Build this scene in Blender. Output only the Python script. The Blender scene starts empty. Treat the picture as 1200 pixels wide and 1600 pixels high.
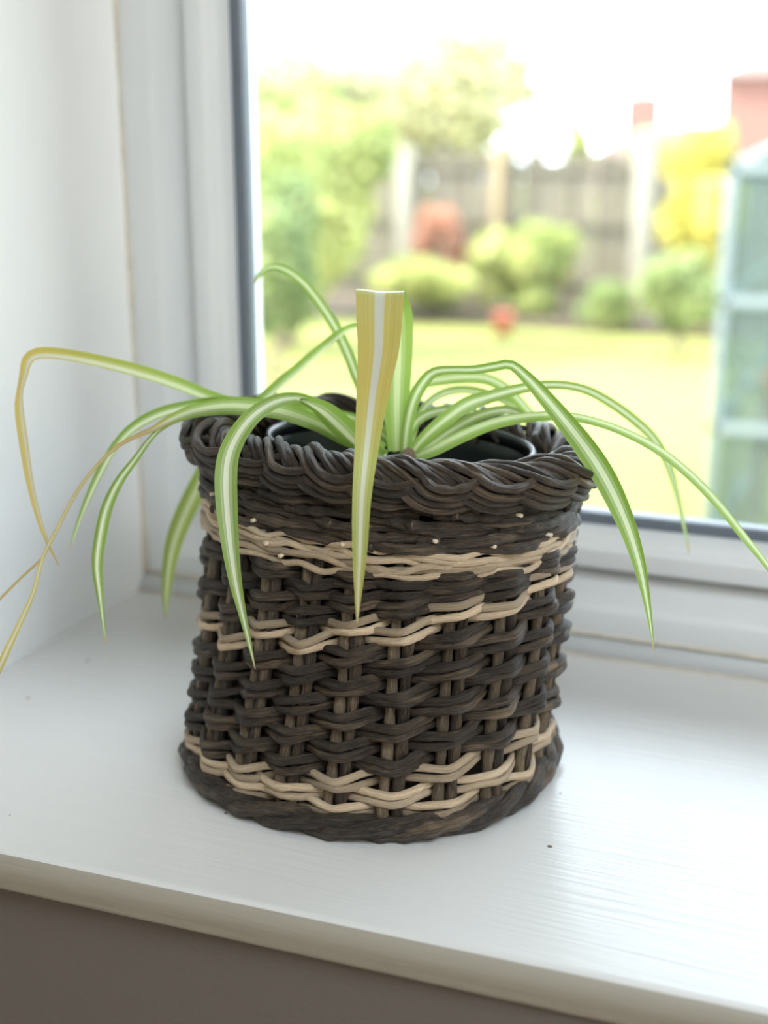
import bpy, math, random
import numpy as np
from mathutils import Vector

SC = bpy.context.scene
COL = SC.collection
rng = np.random.default_rng(7)
random.seed(7)

# ------------------------------------------------------------------ camera
FPX, PCX, PCY = 2000.0, 600.0, 800.0
TILT = math.atan2(575, 2000)
YAW = math.atan2(850, math.hypot(575, 2000))
CAM = np.array([0.0, 0.0, 0.365])
_fh = np.array([-math.sin(YAW), math.cos(YAW), 0.0])
RT = np.array([math.cos(YAW), math.sin(YAW), 0.0])
FW = _fh * math.cos(TILT) - np.array([0, 0, 1.0]) * math.sin(TILT)
UP = _fh * math.sin(TILT) + np.array([0, 0, 1.0]) * math.cos(TILT)

def at(x, y, d):
    """point of the room seen at photo position (x, y) and at distance d"""
    return CAM + d * (FW + RT * (x - PCX) / FPX + UP * (PCY - y) / FPX)

def on_y(x, y, Y):
    r = FW + RT * (x - PCX) / FPX + UP * (PCY - y) / FPX
    return CAM + r * (Y / r[1])

cam = bpy.data.cameras.new('camera')
cam.sensor_fit = 'VERTICAL'
cam.sensor_height = 36.0
cam.lens = 36.0 * FPX / 1600.0
cam.clip_start = 0.02
cam.clip_end = 400
cam.dof.use_dof = True
cam.dof.focus_distance = 0.685
cam.dof.aperture_fstop = 3.6
camo = bpy.data.objects.new('camera', cam)
COL.objects.link(camo)
camo.location = CAM
camo.rotation_euler = (math.pi / 2 - TILT, 0, YAW)
SC.camera = camo

# ------------------------------------------------------------------ sky, sun, daylight portals, exposure
world = bpy.data.worlds.new('sky')
SC.world = world
world.use_nodes = True
wn = world.node_tree.nodes
bg = wn['Background']
bg.inputs['Color'].default_value = (0.79, 0.89, 1.0, 1)
bg.inputs['Strength'].default_value = 2.6

sun = bpy.data.lights.new('sun', 'SUN')
sun.energy = 5.0
sun.color = (1.0, 0.93, 0.78)
sun.angle = 0.03
suno = bpy.data.objects.new('sun', sun)
COL.objects.link(suno)
suno.rotation_euler = Vector((-0.72, -0.26, 0.68)).to_track_quat('Z', 'Y').to_euler()

def portal(name, loc, rot, sx, sy):
    l = bpy.data.lights.new(name, 'AREA')
    l.shape = 'RECTANGLE'
    l.size, l.size_y = sx, sy
    l.cycles.is_portal = True
    o = bpy.data.objects.new(name, l)
    COL.objects.link(o)
    o.location = loc
    o.rotation_euler = rot
    return o

WX0, WX1, WZ1 = -0.588, 1.75, 1.44          # glazed window in the deep reveal
KX0, KX1, KY0, KY1 = 0.1, 2.3, -1.05, 0.0  # added unseen ceiling opening behind the camera, brightens the basket front
RX0, RX1, RY0, FLOOR, CEIL = -2.1, 2.5, -2.9, -0.92, 1.50
portal('daylight_window', ((WX0 + WX1) / 2, 0.99, WZ1 / 2), (-math.pi / 2, 0, 0), WX1 - WX0, WZ1)
portal('added_fill_opening', ((KX0 + KX1) / 2, (KY0 + KY1) / 2, CEIL + 0.12), (0, 0, 0), KX1 - KX0, KY1 - KY0)  # portal of the added ceiling opening, fill light for the basket

SC.view_settings.view_transform = 'Standard'
SC.view_settings.look = 'None'
SC.view_settings.gamma = 1.0
SC.view_settings.use_curve_mapping = False
SC.view_settings.exposure = 1.74
SC.cycles.diffuse_bounces = 5
SC.cycles.transparent_max_bounces = 16
SC.cycles.caustics_reflective = False
SC.cycles.caustics_refractive = False

# ------------------------------------------------------------------ helpers
def tag(o, label=None, cat=None, group=None, kind=None):
    if label: o['label'] = label
    if cat: o['category'] = cat
    if group: o['group'] = group
    if kind: o['kind'] = kind
    return o

def empty(name, loc=(0, 0, 0), parent=None):
    o = bpy.data.objects.new(name, None)
    COL.objects.link(o)
    o.location = loc
    o.empty_display_size = 0.02
    o.parent = parent
    return o

def obj(name, me, m, parent=None, loc=(0, 0, 0)):
    if m is not None and not me.materials:
        me.materials.append(m)
    o = bpy.data.objects.new(name, me)
    COL.objects.link(o)
    o.parent = parent
    o.location = loc
    return o

def mesh(name, verts, faces, uvs=None, smooth=True):
    me = bpy.data.meshes.new(name)
    me.from_pydata([tuple(map(float, v)) for v in verts], [], faces)
    if uvs is not None:
        lay = me.uv_layers.new(name='UVMap')
        arr = np.asarray(uvs, dtype=np.float32)
        lay.data.foreach_set('uv', arr.ravel())
    if smooth:
        me.polygons.foreach_set('use_smooth', [True] * len(me.polygons))
    me.update()
    return me

def unit(v):
    n = np.linalg.norm(v, axis=-1, keepdims=True)
    return v / np.maximum(n, 1e-12)

def tube(pts, nrm, ra, rb, closed=False, segs=8, rough=0.0, cap=True, seed=0, name='cane', squarish=2.0):
    """a cane: swept oval, ra along the side direction, rb along nrm"""
    pts = np.asarray(pts, float); n = len(pts)
    if closed:
        T = np.roll(pts, -1, 0) - np.roll(pts, 1, 0)
    else:
        T = np.gradient(pts, axis=0)
    T = unit(T)
    N = nrm - (nrm * T).sum(1, keepdims=True) * T
    N = unit(N); B = np.cross(T, N)
    ra = np.broadcast_to(np.asarray(ra, float), (n,)); rb = np.broadcast_to(np.asarray(rb, float), (n,))
    L = np.concatenate([[0], np.cumsum(np.linalg.norm(np.diff(pts, axis=0), axis=1))])
    if closed:
        Ltot = L[-1] + np.linalg.norm(pts[0] - pts[-1])
    r = np.random.default_rng(seed)
    if rough:
        k = np.zeros(n)
        tot = Ltot if closed else max(L[-1], 1e-6)
        for h in range(1, 14):
            m = r.integers(2, 60) if closed else r.uniform(1, 14)
            k += r.normal() * np.sin(2 * math.pi * m * L / tot + r.uniform(0, 6.28))
        k = 1 + rough * k / 3.0
    else:
        k = np.ones(n)
    V = []
    a = np.arange(segs) * 2 * math.pi / segs
    ca, sa = np.cos(a), np.sin(a)
    q = (np.abs(ca) ** squarish + np.abs(sa) ** squarish) ** (-1 / squarish)
    ca, sa = ca * q, sa * q
    V = pts[:, None, :] + (B[:, None, :] * (ca[None, :, None] * (ra * k)[:, None, None])
                           + N[:, None, :] * (sa[None, :, None] * (rb * k)[:, None, None]))
    verts = V.reshape(-1, 3)
    faces, uvs = [], []
    off = r.uniform(0, 5)
    rows = n if closed else n - 1
    for i in range(rows):
        j = (i + 1) % n
        u0 = L[i] + off
        u1 = (L[i + 1] if i + 1 < n else Ltot) + off
        for s in range(segs):
            s2 = (s + 1) % segs
            faces.append((i * segs + s, j * segs + s, j * segs + s2, i * segs + s2))
            v0, v1 = s / segs, (s + 1) / segs
            uvs += [(u0, v0), (u1, v0), (u1, v1), (u0, v1)]
    if cap and not closed:
        faces.append(tuple(range(segs))[::-1] if False else tuple(range(segs)))
        uvs += [(0, 0)] * segs
        faces.append(tuple((n - 1) * segs + s for s in range(segs))[::-1])
        uvs += [(0, 0)] * segs
    return mesh(name, verts, faces, uvs)

def boxm(x0, x1, y0, y1, z0, z1, name='box', smooth=False):
    v = [(x, y, z) for x in (x0, x1) for y in (y0, y1) for z in (z0, z1)]
    f = [(0, 1, 3, 2), (4, 6, 7, 5), (0, 4, 5, 1), (2, 3, 7, 6), (0, 2, 6, 4), (1, 5, 7, 3)]
    return mesh(name, v, f, smooth=smooth)

def bevel(o, w, seg=3):
    b = o.modifiers.new('bevel', 'BEVEL')
    b.width = w; b.segments = seg; b.limit_method = 'ANGLE'
    for p in o.data.polygons: p.use_smooth = True
    return o

def catmull(P, n):
    P = np.asarray(P, float)
    m = len(P)
    Q = np.vstack([2 * P[0] - P[1], P, 2 * P[-1] - P[-2]])
    seg = np.linalg.norm(np.diff(P[:, :2], axis=0), axis=1) ** 0.5 + 1e-6
    cum = np.concatenate([[0], np.cumsum(seg)]); cum /= cum[-1]
    out = []
    for t in np.linspace(0, 1, n):
        i = min(int(np.searchsorted(cum, t, 'right')) - 1, m - 2)
        u = (t - cum[i]) / (cum[i + 1] - cum[i])
        p0, p1, p2, p3 = Q[i], Q[i + 1], Q[i + 2], Q[i + 3]
        out.append(0.5 * (2 * p1 + (p2 - p0) * u + (2 * p0 - 5 * p1 + 4 * p2 - p3) * u * u + (3 * p1 - p0 - 3 * p2 + p3) * u ** 3))
    return np.array(out)

# ------------------------------------------------------------------ materials
class NT:
    def __init__(self, name):
        self.m = bpy.data.materials.new(name); self.m.use_nodes = True
        self.t = self.m.node_tree; self.p = self.t.nodes['Principled BSDF']; self.out = self.t.nodes['Material Output']
    def n(self, typ, **kw):
        nd = self.t.nodes.new(typ)
        for k, v in kw.items():
            if k.startswith('i_'):
                nd.inputs[k[2:].replace('_', ' ')].default_value = v
            else:
                setattr(nd, k, v)
        return nd
    def l(self, a, b): self.t.links.new(a, b)
    def ramp(self, src, stops, interp='LINEAR'):
        r = self.n('ShaderNodeValToRGB'); r.color_ramp.interpolation = interp
        el = r.color_ramp.elements
        while len(el) < len(stops): el.new(0.5)
        for e, (p, c) in zip(el, stops):
            e.position = p; e.color = (*c, 1) if len(c) == 3 else c
        self.l(src, r.inputs[0]); return r.outputs[0]
    def mix(self, fac, a, b, mode='MIX'):
        x = self.n('ShaderNodeMix', data_type='RGBA', blend_type=mode)
        for s, v in ((x.inputs['Factor'], fac), (x.inputs['A'], a), (x.inputs['B'], b)):
            if hasattr(v, 'is_linked'): self.l(v, s)
            elif isinstance(v, tuple): s.default_value = (*v, 1)
            else: s.default_value = v
        return x.outputs['Result']
    def math(self, op, a, b=0.0, c=0.0):
        x = self.n('ShaderNodeMath', operation=op)
        for s, v in zip(x.inputs, (a, b, c)):
            if hasattr(v, 'is_linked'): self.l(v, s)
            else: s.default_value = v
        return x.outputs[0]
    def noise(self, vec, scale, detail=3.0, rough=0.55):
        x = self.n('ShaderNodeTexNoise'); x.inputs['Scale'].default_value = scale
        x.inputs['Detail'].default_value = detail; x.inputs['Roughness'].default_value = rough
        if vec is not None: self.l(vec, x.inputs['Vector'])
        return x.outputs['Fac']
    def mapping(self, src, scale=(1, 1, 1), loc=(0, 0, 0)):
        x = self.n('ShaderNodeMapping'); x.inputs['Scale'].default_value = scale; x.inputs['Location'].default_value = loc
        self.l(src, x.inputs['Vector']); return x.outputs[0]
    def bump(self, h, strength=0.3, dist=0.001):
        b = self.n('ShaderNodeBump'); b.inputs['Strength'].default_value = strength; b.inputs['Distance'].default_value = dist
        self.l(h, b.inputs['Height']); self.l(b.outputs[0], self.p.inputs['Normal'])
    def base(self, c): self.l(c, self.p.inputs['Base Color'])
    def set(self, rough=0.5, spec=0.5, col=None, metal=0.0):
        self.p.inputs['Roughness'].default_value = rough
        self.p.inputs['Specular IOR Level'].default_value = spec
        self.p.inputs['Metallic'].default_value = metal
        if col: self.p.inputs['Base Color'].default_value = (*col, 1)
        return self.m

def plain(name, col, rough=0.6, var=0.08, scale=6.0, spec=0.4, bump=0.0):
    a = NT(name); pos = a.n('ShaderNodeNewGeometry').outputs['Position']
    f = a.noise(pos, scale)
    lo = tuple(max(0, c * (1 - var)) for c in col); hi = tuple(min(1, c * (1 + var)) for c in col)
    a.base(a.mix(f, lo, hi))
    if bump: a.bump(a.noise(pos, scale * 6), bump, 0.002)
    return a.set(rough, spec)

def cane_material(name, dark, mid, light, rough, wear=0.5):
    a = NT(name)
    uv = a.n('ShaderNodeUVMap').outputs[0]
    oi = a.n('ShaderNodeObjectInfo').outputs['Random']
    comb = a.n('ShaderNodeCombineXYZ'); a.l(a.math('MULTIPLY', oi, 37.0), comb.inputs[0]); a.l(a.math('MULTIPLY', oi, 11.0), comb.inputs[2])
    add = a.n('ShaderNodeVectorMath', operation='ADD'); a.l(uv, add.inputs[0]); a.l(comb.outputs[0], add.inputs[1])
    v = add.outputs[0]
    grain = a.noise(a.mapping(v, (60, 9, 1)), 3.0, 4.0, 0.65)
    blot = a.noise(a.mapping(v, (28, 2.0, 1)), 1.0, 3.0, 0.6)
    fib = a.noise(a.mapping(v, (90, 26, 1)), 2.0, 2.0, 0.6)
    c = a.mix(a.ramp(grain, [(0.40, (0, 0, 0)), (0.62, (1, 1, 1))]), dark, mid)
    c = a.mix(a.math('MULTIPLY', a.ramp(blot, [(0.50, (0, 0, 0)), (0.72, (1, 1, 1))]), wear), c, light)
    lng = a.noise(a.mapping(v, (14, 7, 1)), 2.2, 3.0, 0.6)
    c = a.mix(a.math('MULTIPLY', a.ramp(lng, [(0.42, (1, 1, 1)), (0.56, (0, 0, 0))]), 0.6), c, dark)
    hs = a.n('ShaderNodeHueSaturation'); a.l(c, hs.inputs['Color'])
    a.l(a.math('MULTIPLY_ADD', oi, 0.8, 0.6), hs.inputs['Value'])
    a.base(hs.outputs[0])
    a.bump(a.math('ADD', grain, a.math('MULTIPLY', fib, 0.7)), 0.9, 0.0018)
    return a.set(rough, 0.5)

M = {}
M['dark_cane'] = cane_material('dark_willow_bark', (0.016, 0.0105, 0.0065), (0.095, 0.064, 0.041), (0.28, 0.195, 0.115), 0.48, 0.6)
M['braid_cane'] = cane_material('polished_willow', (0.020, 0.013, 0.008), (0.105, 0.070, 0.046), (0.31, 0.21, 0.12), 0.38, 0.5)
M['stake_cane'] = cane_material('split_stake', (0.14, 0.10, 0.06), (0.29, 0.215, 0.135), (0.40, 0.30, 0.19), 0.6, 0.5)
M['pale_cane'] = cane_material('peeled_cane', (0.58, 0.43, 0.28), (0.76, 0.60, 0.41), (0.82, 0.68, 0.50), 0.5, 0.4)
M['cut_end'] = plain('cut_cane_end', (0.62, 0.52, 0.38), 0.7, 0.2, 300)
M['pot_plastic'] = plain('black_pot_plastic', (0.010, 0.013, 0.016), 0.32, 0.2, 40)

def soil_material():
    a = NT('potting_soil'); pos = a.n('ShaderNodeNewGeometry').outputs['Position']
    f = a.noise(pos, 160, 4, 0.7)
    a.base(a.ramp(f, [(0.35, (0.012, 0.009, 0.007)), (0.6, (0.05, 0.033, 0.022)), (0.8, (0.16, 0.10, 0.06))]))
    a.bump(f, 1.0, 0.006)
    return a.set(0.95, 0.1)
M['soil'] = soil_material()

def paint_material(name, col, grain_scale, strength, rough, specks=False, dist=0.0012):
    a = NT(name); pos = a.n('ShaderNodeNewGeometry').outputs['Position']
    g = a.noise(a.mapping(pos, grain_scale), 1.0, 5.0, 0.62)
    g2 = a.noise(a.mapping(pos, tuple(s * 0.22 for s in grain_scale)), 1.0, 2.0, 0.5)
    c = a.mix(a.math('MULTIPLY', g2, 0.6), col, tuple(x * 0.93 for x in col))
    if specks:
        vo = a.n('ShaderNodeTexVoronoi'); vo.inputs['Scale'].default_value = 34; a.l(pos, vo.inputs['Vector'])
        sel = a.n('ShaderNodeSeparateColor'); a.l(vo.outputs['Color'], sel.inputs[0])
        d = a.math('LESS_THAN', vo.outputs['Distance'], a.math('MULTIPLY', sel.outputs[0], 0.055))
        d = a.math('MULTIPLY', d, a.math('GREATER_THAN', sel.outputs[1], 0.25))
        c = a.mix(d, c, (0.16, 0.12, 0.09))
    a.base(c)
    a.bump(a.math('ADD', g, a.math('MULTIPLY', g2, 0.6)), strength, dist)
    return a.set(rough, 0.5)
M['sill_paint'] = paint_material('white_gloss_sill_paint', (0.66, 0.65, 0.625), (10, 230, 230), 0.28, 0.22, True)
M['sill_paint'].node_tree.nodes['Principled BSDF'].inputs['Specular IOR Level'].default_value = 0.36
M['nose_shade_paint'] = paint_material('yellowed_shaded_nosing_paint', (0.33, 0.30, 0.245), (10, 260, 260), 0.35, 0.45)  # yellowed tone, darkened so the room-facing edge carries its shade in the colour
M['wall_paint'] = paint_material('white_wall_paint', (0.90, 0.90, 0.89), (70, 70, 70), 0.12, 0.75)
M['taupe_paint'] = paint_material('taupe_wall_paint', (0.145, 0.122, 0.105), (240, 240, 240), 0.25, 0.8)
M['room_white'] = plain('room_white_paint', (0.72, 0.69, 0.64), 0.8, 0.03, 3)
M['floor_wood'] = plain('floor_oak', (0.42, 0.33, 0.24), 0.5, 0.2, 5)
M['upvc'] = plain('white_upvc', (0.69, 0.70, 0.70), 0.30, 0.02, 8, 0.5)
M['caulk'] = plain('aged_caulk', (0.60, 0.55, 0.46), 0.7, 0.25, 60)
M['gasket'] = plain('grey_gasket', (0.13, 0.15, 0.18), 0.5, 0.1, 30)
M['seal'] = plain('grey_seal_rubber', (0.30, 0.29, 0.28), 0.6, 0.1, 30)  # mid-grey rubber in the gap between frame and sash

def glass_material():
    a = NT('window_glass')
    tr = a.n('ShaderNodeBsdfTransparent'); gl = a.n('ShaderNodeBsdfGlossy'); gl.inputs['Roughness'].default_value = 0.0
    tr.inputs['Color'].default_value = (0.97, 0.985, 0.98, 1)
    fr = a.n('ShaderNodeFresnel'); fr.inputs['IOR'].default_value = 1.35
    mx = a.n('ShaderNodeMixShader'); a.l(fr.outputs[0], mx.inputs[0]); a.l(tr.outputs[0], mx.inputs[1]); a.l(gl.outputs[0], mx.inputs[2])
    a.l(mx.outputs[0], a.out.inputs['Surface'])
    return a.m
M['glass'] = glass_material()

def spider_leaf_material():
    a = NT('spider_plant_leaf')
    uv = a.n('ShaderNodeUVMap').outputs[0]
    sep = a.n('ShaderNodeSeparateXYZ'); a.l(uv, sep.inputs[0])
    u, v = sep.outputs[0], sep.outputs[1]
    oi = a.n('ShaderNodeObjectInfo').outputs['Random']
    stripes = a.noise(a.mapping(uv, (26, 0.7, 1)), 1.0, 3.0, 0.6)
    uu = a.math('ADD', u, a.math('MULTIPLY', a.math('SUBTRACT', stripes, 0.5), 0.10))
    white = a.ramp(uu, [(0.0, (0.0,) * 3), (0.22, (0.05,) * 3), (0.28, (0.38,) * 3), (0.36, (0.22,) * 3), (0.39, (1,) * 3), (0.61, (1,) * 3), (0.64, (0.22,) * 3), (0.72, (0.4,) * 3), (0.78, (0.05,) * 3)])
    green = a.mix(stripes, (0.13, 0.23, 0.022), (0.31, 0.45, 0.07))
    edge = a.ramp(u, [(0.0, (1,) * 3), (0.045, (0,) * 3), (0.955, (0,) * 3), (1.0, (1,) * 3)])
    green = a.mix(a.math('MULTIPLY', edge, 0.5), green, (0.45, 0.55, 0.25))
    cream = a.mix(stripes, (0.66, 0.72, 0.50), (0.84, 0.86, 0.72))
    c = a.mix(white, green, cream)
    at_ = a.n('ShaderNodeAttribute', attribute_name='state')
    st = a.n('ShaderNodeSeparateColor'); a.l(at_.outputs['Color'], st.inputs[0])
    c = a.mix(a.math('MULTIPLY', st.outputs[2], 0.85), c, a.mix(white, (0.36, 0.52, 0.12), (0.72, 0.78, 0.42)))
    white2 = a.ramp(uu, [(0.36, (0,) * 3), (0.42, (1,) * 3), (0.56, (1,) * 3), (0.62, (0,) * 3)])
    yel = a.mix(white2, a.mix(stripes, (0.50, 0.34, 0.07), (0.72, 0.58, 0.19)), (0.62, 0.58, 0.54))
    c = a.mix(st.outputs[0], c, yel)
    brn = a.mix(stripes, (0.36, 0.20, 0.08), (0.58, 0.40, 0.20))
    c = a.mix(st.outputs[1], c, brn)
    vo = a.n('ShaderNodeTexVoronoi'); vo.inputs['Scale'].default_value = 1.0
    a.l(a.mapping(uv, (4.0, 16.0, 1)), vo.inputs['Vector'])
    sc_ = a.n('ShaderNodeSeparateColor'); a.l(vo.outputs['Color'], sc_.inputs[0])
    spot = a.math('MULTIPLY', a.math('LESS_THAN', vo.outputs['Distance'], 0.09), a.math('GREATER_THAN', sc_.outputs[0], 0.72))
    spot = a.math('MULTIPLY', spot, a.math('GREATER_THAN', st.outputs[0], 0.4))
    c = a.mix(spot, c, (0.16, 0.07, 0.03))
    a.base(c)
    a.bump(stripes, 0.25, 0.0006)
    a.set(0.38, 0.45)
    tl = a.n('ShaderNodeBsdfTranslucent')
    a.l(a.mix(0.5, c, (0.62, 0.80, 0.20), 'MULTIPLY'), tl.inputs['Color'])
    mx = a.n('ShaderNodeMixShader'); mx.inputs[0].default_value = 0.36
    a.l(a.p.outputs[0], mx.inputs[1]); a.l(tl.outputs[0], mx.inputs[2]); a.l(mx.outputs[0], a.out.inputs['Surface'])
    return a.m
M['leaf'] = spider_leaf_material()

def foliage_material(name, c0, c1, c2):
    a = NT(name)
    at_ = a.n('ShaderNodeAttribute', attribute_name='tint')
    f = a.n('ShaderNodeSeparateColor'); a.l(at_.outputs['Color'], f.inputs[0])
    c = a.ramp(f.outputs[0], [(0.0, c0), (0.5, c1), (1.0, c2)])
    a.base(c); a.set(0.55, 0.4)
    tl = a.n('ShaderNodeBsdfTranslucent'); a.l(c, tl.inputs['Color'])
    mx = a.n('ShaderNodeMixShader'); mx.inputs[0].default_value = 0.4
    a.l(a.p.outputs[0], mx.inputs[1]); a.l(tl.outputs[0], mx.inputs[2]); a.l(mx.outputs[0], a.out.inputs['Surface'])
    return a.m
M['fol_bright'] = foliage_material('bright_green_leaves', (0.16, 0.24, 0.08), (0.38, 0.41, 0.14), (0.66, 0.64, 0.28))
M['fol_mid'] = foliage_material('mid_green_leaves', (0.11, 0.19, 0.08), (0.25, 0.31, 0.12), (0.48, 0.50, 0.20))
M['fol_yellow'] = foliage_material('golden_leaves', (0.26, 0.26, 0.05), (0.56, 0.50, 0.11), (0.82, 0.72, 0.27))
M['fol_pale'] = foliage_material('pale_tree_leaves', (0.27, 0.27, 0.15), (0.44, 0.42, 0.24), (0.62, 0.57, 0.36))
M['fol_red'] = foliage_material('copper_leaves', (0.338, 0.168, 0.112), (0.540, 0.292, 0.203), (0.720, 0.450, 0.315))
M['bark'] = plain('garden_bark', (0.16, 0.12, 0.085), 0.8, 0.4, 20)
M['fence_wood'] = plain('weathered_fence_wood', (0.140, 0.120, 0.088), 0.8, 0.25, 9)
M['fence_wood2'] = plain('silvered_fence_wood', (0.18, 0.155, 0.118), 0.8, 0.25, 9)
M['concrete'] = plain('concrete_post', (0.27, 0.25, 0.20), 0.8, 0.12, 9)
M['ochre_post'] = plain('ochre_timber_post', (0.25, 0.19, 0.11), 0.7, 0.15, 9)
M['brick'] = plain('red_brick', (0.22, 0.105, 0.09), 0.8, 0.2, 3)
M['tile'] = plain('pale_roof_tile', (0.15, 0.10, 0.088), 0.7, 0.15, 3)
M['aluminium'] = plain('grey_green_aluminium', (0.13, 0.155, 0.16), 0.45, 0.05, 5, 0.5)
M['terracotta'] = plain('terracotta', (0.30, 0.14, 0.08), 0.7, 0.15, 20)
M['red_plastic'] = plain('red_plastic', (0.45, 0.13, 0.09), 0.4, 0.1, 10)
M['bed_soil'] = plain('garden_bed_soil', (0.08, 0.06, 0.04), 0.9, 0.4, 6)

def lawn_material():
    a = NT('lawn_grass'); pos = a.n('ShaderNodeNewGeometry').outputs['Position']
    f = a.noise(pos, 1.1, 4, 0.6); g = a.noise(pos, 40, 3, 0.7)
    c = a.mix(f, (0.12, 0.15, 0.04), (0.22, 0.21, 0.07))
    a.base(a.mix(a.math('MULTIPLY', g, 0.5), c, (0.29, 0.28, 0.10))); a.bump(g, 0.6, 0.02)
    return a.set(0.9, 0.1)
M['lawn'] = lawn_material()

# ------------------------------------------------------------------ the setting: reveal, sill, room
SX0, SX1 = -0.582, 1.75
def front_y(x): return 0.4935 + 0.047 * (np.minimum(x, 0.35) + 0.2)

def wall(name, *b, m='room_white'):
    return tag(obj(name, boxm(*b), M[m]), kind='structure')

wl = wall('wall_left', SX0 - 0.55, SX0, front_y(SX0) + 0.012, 1.00, -0.9, CEIL, m='wall_paint')
tag(wl, 'white painted left side of the window reveal', None)
wall('wall_right', SX1, RX1 + 0.1, front_y(SX1) + 0.012, 1.00, FLOOR, CEIL, m='wall_paint')
wall('wall_upper', SX0, SX1, 0.53, 1.00, WZ1, CEIL, m='wall_paint')
wall('wall_outer_left', RX0 - 0.1, SX0 - 0.55, front_y(SX0) + 0.012, 1.00, FLOOR, CEIL)
# wall under the sill, standing just behind the sill nose and slightly skewed with it
def skew_box(x0, x1, off0, y1, z0, z1):
    v = [(x0, front_y(x0) + off0, z0), (x1, front_y(x1) + off0, z0), (x1, y1, z0), (x0, y1, z0),
         (x0, front_y(x0) + off0, z1), (x1, front_y(x1) + off0, z1), (x1, y1, z1), (x0, y1, z1)]
    f = [(3, 2, 1, 0), (4, 5, 6, 7), (0, 1, 5, 4), (1, 2, 6, 5), (2, 3, 7, 6), (3, 0, 4, 7)]
    return mesh('skew', v, f, smooth=False)
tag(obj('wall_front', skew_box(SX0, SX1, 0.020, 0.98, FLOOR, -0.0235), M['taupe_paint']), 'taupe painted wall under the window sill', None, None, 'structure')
wall('floor', RX0, RX1, RY0 - 0.1, 0.60, FLOOR - 0.1, FLOOR, m='floor_wood')
def ceiling_mesh():
    xs = [RX0 - 0.1, KX0, KX1, RX1 + 0.1]; ys = [RY0 - 0.1, KY0, KY1, 1.0]
    V = [(x, y, z) for z in (CEIL, CEIL + 0.1) for y in ys for x in xs]
    F = []
    for j in range(3):
        for i in range(3):
            if i == 1 and j == 1: continue  # gap left for the added fill opening
            a = j * 4 + i
            F.append((a, a + 4, a + 5, a + 1)); F.append((a + 16, a + 17, a + 21, a + 20))
    for a, b in ((5, 6), (6, 10), (10, 9), (9, 5)): F.append((a, b, b + 16, a + 16))
    for a, b in ((0, 3), (3, 15), (15, 12), (12, 0)): F.append((b, a, a + 16, b + 16))
    return mesh('ceiling', V, F, smooth=False)
tag(obj('ceiling', ceiling_mesh(), M['room_white']), kind='structure')
wall('wall_room_left', RX0 - 0.1, RX0, RY0 - 0.1, front_y(SX0), FLOOR, CEIL)
wall('wall_room_right', RX1, RX1 + 0.1, RY0 - 0.1, front_y(SX1), FLOOR, CEIL)
wall('wall_back', RX0 - 0.1, RX1 + 0.1, RY0 - 0.12, RY0, FLOOR, CEIL)

# sill board with a rounded nose: profile swept along x
R_NOSE, TH_SILL = 0.0105, 0.0235
ARC = [(R_NOSE * 0.75 - R_NOSE * 0.75 * math.sin(a), -R_NOSE + R_NOSE * math.cos(a)) for a in np.linspace(0, math.pi / 2, 7)]
ARC += [(0.0006, -0.0145), (0.002, -0.0195)]
ARC += [(0.005 - 0.003 * math.cos(a), -TH_SILL + 0.004 - 0.004 * math.sin(a)) for a in np.linspace(0.2, math.pi / 2, 4)]
def sweep_x(prof_at, n):
    xs = np.unique(np.append(np.linspace(SX0, SX1, n), 0.35))
    V = [p for x in xs for p in prof_at(x)]
    m = len(prof_at(xs[0]))
    F = [(i * m + j, i * m + (j + 1) % m, (i + 1) * m + (j + 1) % m, (i + 1) * m + j) for i in range(len(xs) - 1) for j in range(m)]
    F += [tuple(range(m))[::-1], tuple((len(xs) - 1) * m + j for j in range(m))]
    return mesh('sill', V, F)
SPLIT = 2
sill = tag(obj('trim_1', sweep_x(lambda x: [(x, 0.955, 0.0)] + [(x, front_y(x) + o, z) for o, z in ARC[:SPLIT + 1]] + [(x, front_y(x) + 0.008, -TH_SILL), (x, 0.955, -TH_SILL)], 40), M['sill_paint']),
           'white gloss painted wooden window sill with rounded nose', None, None, 'structure')
nosing = obj('nosing', sweep_x(lambda x: [(x, front_y(x) + 0.0082, ARC[SPLIT][1])] + [(x, front_y(x) + o, z) for o, z in ARC[SPLIT:]] + [(x, front_y(x) + 0.0082, -TH_SILL)], 40), M['nose_shade_paint'], sill)  # lower nose split off to take the shade-darkened colour
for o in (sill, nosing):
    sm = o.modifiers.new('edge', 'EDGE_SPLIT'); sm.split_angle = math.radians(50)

# window: mitred frame, sash, seal, gasket, pane
win = tag(empty('window_1', (WX0, 0.885, 0)), 'white plastic framed window looking onto the garden', None, None, 'structure')
def mitred(name, prof, m, parent, closed=True):
    """sweep a profile of (inset, y) around the window opening"""
    x0, x1, z0, z1 = WX0, WX1, 0.0, WZ1
    corners = lambda s: [(x0 + s, z0 + s), (x1 - s, z0 + s), (x1 - s, z1 - s), (x0 + s, z1 - s)]
    V, n = [], len(prof)
    for c in range(4):
        for s, y in prof:
            cx, cz = corners(s)[c]
            V.append((cx - WX0, y - 0.885, cz))
    F = []
    for c in range(4):
        d = (c + 1) % 4
        for j in range(n if closed else n - 1):
            k = (j + 1) % n
            F.append((c * n + j, c * n + k, d * n + k, d * n + j))
    me = mesh(name, V, F, smooth=False)
    return obj(name, me, m, parent)
fr = mitred('frame', [(0, .955), (0, .887), (.001, .885), (.030, .885), (.033, .886), (.036, .8885), (.048, .891), (.054, .893), (.059, .897), (.060, .900), (.060, .955)], M['upvc'], win)
mitred('seal', [(.059, .94), (.059, .8985), (.068, .8985), (.068, .94)], M['seal'], win)
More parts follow.
